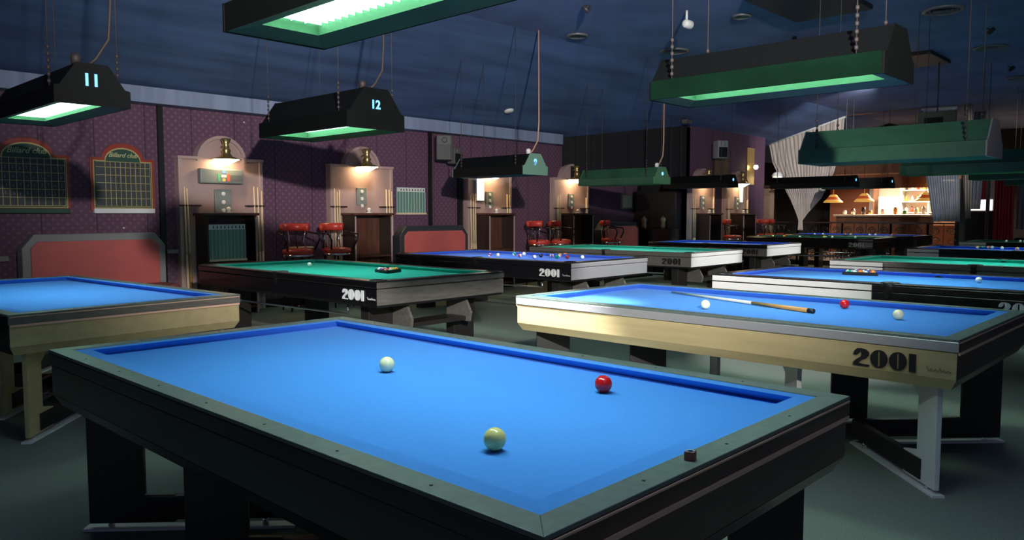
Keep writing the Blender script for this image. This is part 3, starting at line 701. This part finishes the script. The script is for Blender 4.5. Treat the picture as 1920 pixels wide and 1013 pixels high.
# ---------------------------------------------------------------- club boards
def board(label, x0, w_, zb, zt, zarc, ar, rows, cols, marks, frame_m=BOARDRED):
    t = thing('score_board', label, 'scoreboard', (x0, 9.6, 0)); cx_ = w_/2
    def outline(o, r_):
        p = [(o, zb+o), (w_-o, zb+o), (w_-o, zt-o)]
        cz = zarc-ar; p.append((cx_+r_, zt-o))
        for k in range(1, 12):
            a = math.pi*k/12; p.append((cx_+r_*math.cos(a), zt-o+(zarc-zt)*(r_/ar)*math.sin(a)))
        p += [(cx_-r_, zt-o), (o, zt-o)]; return p
    MB().prism([(x, 0, z) for x, z in outline(0, ar)], (0, -.03, 0), (0, 0, 0)).build('board_frame', frame_m, t, .004)
    MB().prism([(x, 0, z) for x, z in outline(.035, ar-.03)], (0, -.034, 0), (0, -.02, 0)).build('gold_edge', GOLD, t)
    MB().prism([(x, 0, z) for x, z in outline(.045, ar-.04)], (0, -.037, 0), (0, -.02, 0)).build('board_field', BOARDGREEN, t)
    box('slate', SLATE, .06, w_-.06, -.04, -.03, zb+.06, zt-.05, t)
    g = MB(); zz0, zz1 = zb+.06, zt-.05; c0 = .22*w_
    for k in range(cols+1):
        x = c0+(w_-.06-c0)*k/cols; g.box(x-.003, x+.003, -.043, -.04, zz0, zz1)
    for k in range(rows+1):
        z = zz0+(zz1-zz0-.07)*k/rows; g.box(.06, w_-.06, -.043, -.04, z-.003, z+.003)
    g.box(.06, w_-.06, -.043, -.04, zz1-.003, zz1+.003); g.build('grid_lines', GOLD, t)
    text('club_name', 'Billard club', mat('name_yellow', (.55, .55, .25), .4), t, (cx_, -.040, zt+.035), (R(90), 0, 0), .080*w_/.8, .001, .35, bold=.001)
    if marks:
        g = MB()
        for r_ in range(marks):
            for c_ in range(cols):
                x = c0+(w_-.06-c0)*(c_+.5)/cols; z = zz0+(zz1-zz0-.07)*(rows-r_-.5)/rows
                pts_ = [(x+random.uniform(-.012, .012), -.0415, z+random.uniform(-.03, .03)) for _ in range(4)]
                g.tube(pts_, .0022, 3, False)
        g.build('chalk_marks', CHALKW, t)['kind'] = 'stuff'
    box('chalk_ledge', PALEMETAL if not marks else BOARDGREEN, .02, w_-.02, -.07, 0, zb-.03, zb+.03, t, .004)
board('larger green Billard club board with chalk scores, at the left edge', 1.27, .92, 1.42, 2.09, 2.28, .29, 5, 9, 4)
board('smaller green Billard club board with empty grid and shining ledge', 2.42, .78, 1.42, 2.09, 2.28, .25, 5, 9, 0)

# ---------------------------------------------------------------- benches and stools
def bench(label, x0, x1, zt, trim, yb=9.55):
    w_ = x1-x0; t = thing('wall_bench', label, 'bench', (x0, yb, 0)); c = .16
    def o(i): return [(i, .0), (w_-i, .0), (w_-i, zt-c), (w_-c*.8-i*.4, zt-i), (c*.8+i*.4, zt-i), (i, zt-c)]
    MB().prism([(x, 0, z) for x, z in o(0)], (0, -.45, 0), (0, -.25, 0)).build('back_frame', trim, t, .012)
    MB().prism([(x, 0, z) for x, z in o(.085)], (0, -.475, 0), (0, -.44, 0)).build('back_cushion', BENCHRED, t, .008)
    box('seat', mat('seat_dark_red', (.16, .02, .02), .5), .03, w_-.03, -.95, -.47, .40, .52, t, .03)
    box('plinth', BLACK, .08, w_-.08, -.88, -.47, 0, .40, t)
bench('long red bench back with wide grey frame, below the Billard club boards', 1.52, 3.12, 1.15, GREYTRIM)
bench('red bench with dark frame below the green scoring board on the bare wall', 6.90, 8.42, 1.18, DARKTRIM)
bench('dark framed deep red bench, farthest, right of the fourth cue rack', 12.35, 13.75, 1.2, DARKTRIM)

def stool_proto():
    t = thing('bar_stool', 'x', 'bar stool', (0, 0, 0))
    # faces -y ; seat at .86
    g = MB(); g.lathe([(.0, .80), (.19, .80), (.215, .83), (.21, .87), (.15, .885), (.0, .89)], (0, 0, 0), 20); g.build('seat', REDVINYL, t)
    g = MB(); g.lathe([(.2, .77), (.215, .78), (.215, .80), (.18, .80)], (0, 0, 0), 20); g.build('seat_ring', CHROME, t)
    for a in (45, 135, 225, 315):
        c_, s_ = math.cos(R(a)), math.sin(R(a))
        g = MB(); g.tube([(.17*c_, .17*s_, .78), (.2*c_, .2*s_, .4), (.24*c_, .24*s_, 0)], [.014, .013, .013], 8); g.build('leg', BLACKGLOSS, t)
    g = MB(); rr = .215; g.tube([(rr*math.cos(2*math.pi*k/20), rr*math.sin(2*math.pi*k/20), .3) for k in range(21)], .010, 6); g.build('foot_ring', CHROME, t)
    # curved padded back rail over two posts and splats
    pts_ = [(.21*math.cos(R(a)), .02+.2*math.sin(R(a)), 1.19) for a in range(20, 161, 10)]
    g = MB(); rings = []
    for p in pts_:
        d = Vector((p[0], p[1]-.02, 0)).normalized()
        rings.append([Vector(p)+d*(.035*math.cos(q))+Vector((0, 0, .058*math.sin(q))) for q in [2*math.pi*k/10 for k in range(10)]])
    g.loft(rings, True); g.build('back_pad', REDVINYL, t)
    for a in (30, 70, 110, 150):
        c_, s_ = math.cos(R(a)), math.sin(R(a))
        g = MB(); g.tube([(.19*c_, .02+.17*s_, .86), (.15*c_, .02+.19*s_, 1.0), (.20*c_, .02+.2*s_, 1.17)], .009, 6); g.build('back_post', CHROME if a in (30, 110) else BLACKGLOSS, t)
    for s_ in (-1, 1):
        g = MB(); g.tube([(s_*.2, .09, 1.12), (s_*.27, -.02, 1.10), (s_*.27, -.17, 1.08), (s_*.24, -.19, 1.0), (s_*.2, -.13, .86)], .014, 8); g.build('arm_rest', BLACKGLOSS, t)
    return t
sp_ = stool_proto()
stools = [(4.93, 8.95, -10, 'left one of the first pair, between two cue racks'), (5.58, 8.95, 5, 'right one of the first pair, just left of the second cue rack'),
          (10.15, 8.95, 0, 'left one of the second pair, right of the third cue rack'), (10.78, 8.95, 10, 'right one of the second pair, just left of the fourth cue rack'),
          (12.15, 8.7, 20, 'standing alone in front of the far red bench'),
          (15.75, 7.85, 10, 'first on the second papered wall, between its cue racks'), (17.5, 7.85, -15, 'right of the sixth cue rack'), (18.05, 7.8, 30, 'at the end of the second papered wall')]
for k, (x, y, a, lb) in enumerate(stools):
    o = sp_ if k == 0 else copy_tree(sp_)
    o.location = (x, y, 0); o.rotation_euler = (0, 0, R(a)); o['label'] = 'red bar stool, '+lb; o['group'] = 'red bar stools along the wall'
lt = thing('side_table', 'small pale topped round table between the first pair of red stools', 'side table', (5.255, 9.38, 0))
g = MB(); g.lathe([(.0, .86), (.17, .86), (.18, .875), (.17, .89), (.0, .89)], (0, 0, 0), 20); g.build('table_top', mat('pale_wood', (.5, .38, .22), .4), lt)
MB().tube([(0, 0, .02), (0, 0, .86)], .025, 8).build('column', BLACKGLOSS, lt); g = MB(); g.lathe([(.2, 0), (.2, .02), (.03, .04)], (0, 0, 0), 20); g.build('foot', BLACKGLOSS, lt)

# speaker, posters, switches
def speaker(x, y, z, rz, lb, s_=1, m_=SPK):
    t = thing('wall_speaker', lb, 'speaker', (x, y, z), R(rz)); 
    box('speaker_cabinet', m_, -.13*s_, .13*s_, -.12*s_, .12*s_, -.2*s_, .2*s_, t, .015)
    box('grille', BLACK, -.11*s_, .11*s_, -.125*s_, -.118*s_, -.18*s_, .05*s_, t); g = MB(); g.lathe([(.05*s_, 0), (.03*s_, .02)], (0, -.12*s_, .12*s_), 14, False, 'y'); g.build('tweeter', m_, t)
    MB().tube([(0, .11*s_, .05), (0, .36*s_, .12)], .018, 6).build('bracket', BLACK, t)
speaker(8.0, 9.26, 2.52, -35, 'large grey wall speaker on the black pilaster above the second bench', 1.05)
speaker(8.28, 9.3, 2.40, 10, 'smaller speaker hung right beside the large grey one', .7)
speaker(15.3, 7.95, 2.85, -30, 'pale wall speaker high on the second papered wall', 1.0, mat('pale_speaker', (.3, .3, .3), .6))
def picture(x, y, z, w_, h_, lb, m_, fr):
    t = thing('framed_picture', lb, 'picture', (x, y, z)); box('picture_frame', fr, 0, w_, -.03, 0, 0, h_, t, .004); box('picture_sheet', m_, .03, w_-.03, -.035, -.03, .03, h_-.03, t)
picture(13.75, 9.6, 1.50, .42, .34, 'small yellowish notice on the wall right of the far red bench', mat('notice_paper', (.8, .66, .42), .7), mat('notice_edge', (.3, .22, .12), .6))
picture(15.6, 8.3, 2.25, .72, .60, 'brown picture high on the second papered wall, below the pale speaker', mat('brown_picture', (.16, .09, .05), .6, noise=(6, 6, 6)), CABDARK)
el = thing('wall_mirror_panel', 'tall brass panel reflecting light at the end of the second papered wall', 'brass panel', (17.28, 8.3, 2.12))
g = MB(); g.prism([(0, 0, .12), (.10, 0, 0), (.38, 0, 0), (.38, 0, .92), (.0, 0, .92)], (0, -.03, 0), (0, 0, 0)); g.build('panel_sheet', BRASS, el, .003)
g = MB(); g.lathe([(.03, 0), (.06, .05), (.04, .1)], (.2, -.16, .38), 12); g.build('candle_bulb', WARMGLASS, el)
for k, (x, z, lb) in enumerate(((4.49, 2.69, 'upper wall above the first cue rack'), (5.35, .82, 'lower wall above the first pair of stools'), (2.80, 1.20, 'wall just above the red bench'))):
    o = MB().lathe([(.012, 0), (.012, .012), (.006, .018)], (x, 9.6, z), 10, True, 'y').build('wall_hook', WHITEP); tag(o, 'tiny white hook on the '+lb, 'hook')
# door and its lantern at the end of wall two
struct(box('door_1', mat('door_brown', (.14, .09, .06), .5), 18.3, 18.36, 7.0, 7.6, 0, 2.05)) if False else None
dp = thing('wood_column', 'brown wooden door panel column between second papered wall and curtain', 'column', (18.3, 8.15, 0))
box('column_core', mat('door_brown', (.2, .13, .09), .5), 0, .30, 0, .32, 0, 2.05, dp, .01); box('column_panel', mat('door_brown_light', (.3, .2, .13), .5), .05, .25, -.012, 0, .3, 1.9, dp); box('capital', CABDARK, -.03, .33, -.03, .34, 2.05, 2.12, dp, .005)
ln = thing('frosted_lantern', 'frosted white lantern on top of the brown column left of the curtain', 'lantern', (18.3, 7.95, 2.05))
g = MB(); g.lathe([(.07, 0), (.10, .05), (.12, .28), (.10, .30)], (0, 0, 0), 14); g.build('lantern_glass', mat('lantern_glass', (.9, .85, .75), .5, emit=(1, .85, .65), es=.6), ln)
g = MB(); g.lathe([(.15, .30), (.10, .38), (.0, .42)], (0, 0, 0), 14); g.build('lantern_cap', WHITEP, ln); MB().tube([(0, 0, .02), (0, .2, -.1)], .02, 8).build('lantern_arm', BRASS, ln)
# dark cabinet with carvings in the dark corner
dc = thing('dark_sideboard', 'very dark carved sideboard in the black corner between the two papered walls', 'sideboard', (14.38, 8.38, 0))
box('sideboard_body', BLACKGLOSS, -.42, 0, 0, 1.1, 0, 1.05, dc, .01); box('sideboard_hutch', BLACK, -.25, 0, 0, 1.1, 1.05, 1.9, dc, .01)
for q in (.3, .8):
    g = MB(); g.lathe([(.04, 0), (.07, .05), (.05, .12), (.08, .2), (.02, .28)], (-.3, q, 1.05), 10); g.build('carved_figure', mat('dull_bronze', (.16, .1, .07), .4), dc)

# ---------------------------------------------------------------- curtains, railing, bar
def curtain(name, label, rows, m_, folds=14, amp=.05, n=60, th=0):
    """rows: (x, yl, yr, z) from top to bottom, cloth hangs in the plane x = const"""
    t = thing(name, label, 'curtain', (0, 0, 0))
    g = MB(); rings = []
    R_ = []
    for k in range(len(rows)-1):
        for q in range(6): 
            f = q/6; R_.append([rows[k][i]+(rows[k+1][i]-rows[k][i])*f for i in range(5)])
    R_.append(list(rows[-1]))
    for xx, yl, yr, zl, zr in R_:
        ring = []
        for i in range(n+1):
            u = i/n; ring.append((xx+amp*math.sin(u*folds*2*math.pi)+amp*.4*math.sin(u*folds*5.3), yl+(yr-yl)*u, zl+(zr-zl)*u))
        rings.append(ring)
    g.loft(rings, True, False, False)
    o = g.build('drape', m_, t); s_ = o.modifiers.new('thickness', 'SOLIDIFY'); s_.thickness = .006
    return t
c1 = curtain('tulle_curtain', 'cream tulle curtain gathered to a point, left of the bar', [(19.2, 8.62, 6.62, 3.27, 3.84), (19.2, 8.5, 6.66, 2.75, 3.2), (19.2, 8.25, 6.85, 2.25, 2.45), (19.2, 7.98, 7.15, 1.75, 1.8), (19.2, 7.82, 7.5, 1.4, 1.4), (19.2, 7.74, 7.64, 1.2, 1.2), (19.2, 7.76, 7.62, .95, .95)], TULLE, 19, .010, 152)
MB().tube([(19.2, 8.62, 3.27), (19.2, 6.6, 3.84)], .035, 8).build('curtain_heading', mat('heading_white', (.6, .58, .55), .8), c1)
c2 = curtain('tulle_curtain', 'grey-violet tulle curtain hanging right of the bar', [(19.2, 4.82, 4.1, 3.85, 3.83), (19.2, 4.72, 4.08, 3.2, 3.2), (19.2, 4.68, 3.98, 2.3, 2.3), (19.2, 4.5, 3.93, 1.2, 1.2)], TULLEB, 13, .010, 104)
MB().tube([(19.2, 4.84, 3.86), (19.2, 4.08, 3.83)], .035, 8).build('curtain_heading', mat('heading_white', (.6, .58, .55), .8), c2)
curtain('tulle_curtain', 'narrow pale tulle strip beside the grey post, right of the bar', [(19.3, 3.96, 3.80, 3.89, 3.89), (19.3, 3.93, 3.74, 2.3, 2.3), (19.3, 3.85, 3.74, 1.27, 1.27)], TULLE, 3, .03, 30)
cr = MB().tube([(19.2, 6.62, 3.86), (19.2, 4.8, 3.87)], .015, 6).build('curtain_rod', mat('rod_bronze', (.3, .17, .1), .4, metal=.5)); tag(cr, 'thin bronze rod under the ceiling between the two tulle curtains', 'curtain rod')
curtain('red_curtain', 'dark red curtain at the right edge', [(21.0, 3.62, 3.22, 2.3, 2.3), (21.0, 3.62, 3.2, 0.75, .75), (21.0, 3.62, 3.2, .0, .0)], REDCURT, 6, .04, 60)
curtain('pale_curtain', 'pale curtain right of the red curtain at the right edge', [(21.3, 3.20, 2.7, 2.3, 2.3), (21.3, 3.2, 2.72, 1.0, 1.0)], TULLEB, 5, .04, 40)
curtain('grey_curtain', 'grey gathered drape between the white window and the post', [(20.9, 4.12, 3.86, 3.89, 3.89), (20.9, 4.12, 3.86, 2.6, 2.6), (20.9, 4.1, 3.9, 1.5, 1.5)], TULLEB, 3, .03, 30)
tag(box('support_post', GREYPOST, 19.6, 19.75, 3.92, 4.03, 0, 3.9, None, .01), 'slim grey post right of the bar curtains', 'post')
tag(box('support_post', GREYPOST, 20.9, 21.0, 3.72, 3.78, 0, 2.4, None, .01), 'thin lighter grey post left of the red curtain', 'post')
tag(box('partition_box', BLACK, 20.3, 20.6, 3.8, 4.3, 0, 1.42, None, .01), 'dark solid partition beneath the white window', 'partition')
gw = thing('lit_window', 'bright white window with red poster behind the right-hand posts', 'window', (22.2, 3.9, 1.45))
box('window_base', DARKWALL, 0, .08, -.02, .72, -1.45, 0, gw); box('window_back', WHITEP, 0, .05, -.02, .72, 0, 1.1, gw); box('lit_pane', SCREEN, -.01, 0, 0, .52, .02, .3, gw); box('red_poster', mat('poster_red', (.5, .05, .03), .6), -.015, 0, .12, .42, .3, .95, gw)
box('mullion', WHITEP, -.03, 0, .06, .10, 0, 1.05, gw)
hs = thing('hanging_sign_box', 'olive framed box hanging behind the worn green lamp', 'sign box', (13.0, 2.85, 2.25))
box('sign_frame', mat('olive_frame', (.12, .12, .09), .6), 0, .08, -.28, .28, 0, .8, hs, .01); box('sign_face', DARKWALL, -.01, 0, -.1, .18, .08, .7, hs); MB().tube([(.04, 0, .8), (.04, 0, 1.66)], .01, 6).build('sign_rod', CORD, hs)

# wrought iron railing in bays
for k, (y0, y1) in enumerate(((9.2, 8.0), (8.0, 6.8), (6.8, 5.6), (5.6, 4.75), (4.75, 4.05))):
    t = thing('iron_railing', 'wrought iron railing bay with scrolls, %s from the left before the bar' % ['first', 'second', 'third', 'fourth', 'fifth and palest'][k], 'railing', (19.75, y1, 0), 0, 'railing bays before the bar')
    L_ = y0-y1; mm = IRON if k < 4 else mat('iron_gold', (.2, .17, .13), .4)
    MB().box(-.04, .04, 0, L_, 1.13, 1.17).build('hand_rail', CABDARK, t); MB().box(-.02, .02, 0, L_, .1, .13).build('bottom_rail', IRON, t)
    for yy in (0, L_): MB().box(-.02, .02, yy-.02, yy+.02, 0, 1.13).build('railing_post', IRON, t)
    n = max(2, int(L_/.3))
    for q in range(n):
        yc_ = (q+.5)*L_/n; g = MB()
        for zc, s_ in ((.95, 1), (.72, -1), (.45, 1), (.25, -1)):
            pts_ = []
            for kk in range(18):
                a = kk*.55; rr = .10*(1-kk/24); pts_.append((0, yc_+s_*rr*math.cos(a), zc+rr*math.sin(a)))
            g.tube(pts_, .011, 5)
        g.tube([(0, yc_-L_/n/2, .12), (0, yc_-L_/n/2, 1.13)], .01, 5)
        g.build('scroll', mm, t)
# the bar
bx = 23.0
struct(box('floor_bar', mat('bar_floor', (.05, .025, .02), .5), 19.9, 26, 4.0, 11.5, 0, .12))
bc = thing('bar_counter', 'brown bar counter with bright top in front of the bottle shelves', 'bar counter', (bx, 5.6, .12))
box('counter_front', BARWOOD, 0, .4, 0, 2.6, 0, 1.18, bc); box('counter_top', mat('counter_pale', (.7, .55, .38), .25), -.12, .5, -.05, 2.65, 1.18, 1.24, bc, .01)
g = MB(); [g.box(-.015, 0, .1+q*.6, .6+q*.6, .2, 1.0) for q in range(4)]; g.build('front_panels', mat('bar_panel', (.3, .12, .06), .45), bc, .005)
bcn = thing('bar_canopy', 'brown wooden canopy hanging over the bar', 'bar canopy', (bx-.1, 5.3, 2.12))
box('canopy_front', BARWOOD, 0, .06, 0, 3.2, 0, .62, bcn); box('canopy_top', BARWOOD, 0, 2.6, 0, 3.2, .62, .7, bcn); box('canopy_ledge', mat('canopy_strip', (.45, .22, .1), .4), -.04, .0, 0, 3.2, .40, .44, bcn)
tag(box('bar_back_panel', mat('bar_back_brown', (.16, .06, .035), .5), 25.6, 25.7, 5.3, 9.4, .1, 3.4), 'dark brown panelling behind the bar shelves', 'wall panel')
bs = thing('bar_shelf_unit', 'brightly lit bottle shelf unit behind the bar counter', 'shelf unit', (25.1, 5.4, .12))
box('shelf_back', MIRROR, .42, .48, 0, 2.7, .9, 2.3, bs)
for z in (1.28, 1.62, 1.98): box('shelf', WHITEP, .05, .42, 0, 1.6, z, z+.025, bs)
box('shelf', BARWOOD, 0, .42, 0, 3.1, .95, 1.0, bs); 
for y in (0, .8, 1.6, 2.4): box('shelf_upright', WHITEP if y < 2 else BARWOOD, .0, .42, y, y+.04, .95, 2.3, bs)
box('shelf_light', mat('shelf_strip_light', (1, 1, 1), .5, emit=(1, .82, .55), es=14), .05, .12, .05, 2.5, 2.26, 2.29, bs)
al = bpy.data.lights.new('bar_light', 'AREA'); al.shape = 'RECTANGLE'; al.size = .3; al.size_y = 2.4; al.energy = 420; al.color = (1, .8, .55)
ao = bpy.data.objects.new('bar_light', al); COL.objects.link(ao); ao.location = (24.3, 6.7, 2.7); ao.rotation_euler = (0, R(20), 0)
fr = thing('glass_fridge', 'white lit refrigerator on the back bar, left of the bottles', 'fridge', (25.0, 7.05, 1.12))
box('fridge_body', WHITEP, 0, .4, 0, .6, 0, .8, fr, .02); box('fridge_sign', SCREEN, -.012, 0, .03, .57, .45, .78, fr); box('fridge_door', mat('fridge_glass', (.3, .32, .34), .2), -.012, 0, .03, .57, .03, .42, fr)
def bottle(x, y, z, m_, nm, h=.3):
    t = thing('bottle', nm, 'bottle', (x, y, z), 0, 'bottles on the bar shelves')
    g = MB(); g.lathe([(.0, 0), (.04, 0), (.042, .02), (.042, h*.6), (.015, h*.75), (.014, h*.95)], (0, 0, 0), 10); g.build('glass_body', m_, t)
    g = MB(); g.lathe([(.016, h*.93), (.016, h), (.0, h)], (0, 0, 0), 8); g.build('cap', BLACK, t)
bm = [('clear', mat('glass_clear', (.7, .72, .7), .15)), ('green', mat('glass_green', (.03, .2, .04), .15)), ('amber', mat('glass_amber', (.5, .2, .03), .15)), ('red', mat('glass_red', (.4, .04, .03), .15)), ('dark', mat('glass_dark', (.03, .02, .02), .15)), ('pinkish', mat('glass_pink', (.6, .3, .3), .2)), ('yellow', mat('glass_yellow', (.7, .5, .08), .2))]
ordn = ['first', 'second', 'third', 'fourth', 'fifth', 'sixth', 'seventh', 'eighth', 'ninth', 'tenth']
for si, z in enumerate((1.42, 1.765, 2.125)):
    for k in range(9):
        nm, mm = bm[(k*3+si*2) % 7]
        bottle(25.3, 5.4+1.5-.165*k, z, mm, '%s glass bottle, %s from the left on the %s bar shelf' % (nm, ordn[k], ['lower', 'middle', 'top'][si]), .22 if si else .2)
for k in range(8):
    nm, mm = bm[(k*2+1) % 7]
    bottle(25.2, 7.95-.12*k if k < 2 else 6.9-.16*(k-2), 1.12, mm, '%s glass bottle, %s from the left on the back bar worktop' % (nm, ordn[k]), .28)
for k, (y, nm, mm) in enumerate(((8.0, 'white cup', WHITEP), (7.75, 'steel jug', CHROME), (7.45, 'dark beer tap', BLACKGLOSS), (7.25, 'brass beer tap', BRASS), (6.9, 'white bowl', WHITEP), (6.55, 'amber glass', bm[2][1]), (6.3, 'green glass', bm[1][1]), (6.0, 'white napkin box', WHITEP), (5.8, 'small framed card', WHITEP))):
    t = thing('counter_item', '%s on the bar counter' % nm, nm.split()[-1], (23.15, y, 1.36), 0)
    g = MB(); hh = .12+.05*(k % 3); g.lathe([(.0, 0), (.05, 0), (.06, hh*.5), (.045, hh), (.0, hh)], (0, 0, 0), 12); g.build('vessel', mm, t)
    g = MB(); g.lathe([(.062, hh*.48), (.066, hh*.5), (.062, hh*.52)], (0, 0, 0), 12); g.build('band', mm, t)
def tiffany(x, y, z, lb):
    t = thing('stained_glass_lamp', lb, 'hanging lamp', (x, y, z), 0); t.scale = (.82, .82, .9)
    g = MB(); g.lathe([(.09, .24), (.14, .20), (.17, .16)], (0, 0, 0), 16); g.build('shade_crown', AMBER, t)
    g = MB(); g.lathe([(.17, .16), (.22, .10), (.25, .07)], (0, 0, 0), 16); g.build('shade_band', REDGLASS, t)
    g = MB(); g.lathe([(.25, .07), (.33, .0), (.34, -.03), (.32, -.03)], (0, 0, 0), 16); g.build('shade_skirt', AMBER, t)
    MB().tube([(0, 0, .22), (0, 0, (4.025-z)/.9)], .01, 6).build('lamp_rod', BRASS, t)
    g = MB(); g.lathe([(.0, .02), (.05, .06), (.04, .12), (.0, .14)], (0, 0, 0), 10); g.build('bulb', WARMGLASS, t)
tiffany(22.6, 8.15, 1.74, 'stained glass hanging lamp left of the bar, beside the gathered curtain')
tiffany(22.6, 7.25, 1.76, 'stained glass hanging lamp over the left end of the bar')
tiffany(22.6, 5.60, 1.76, 'stained glass hanging lamp over the right end of the bar')
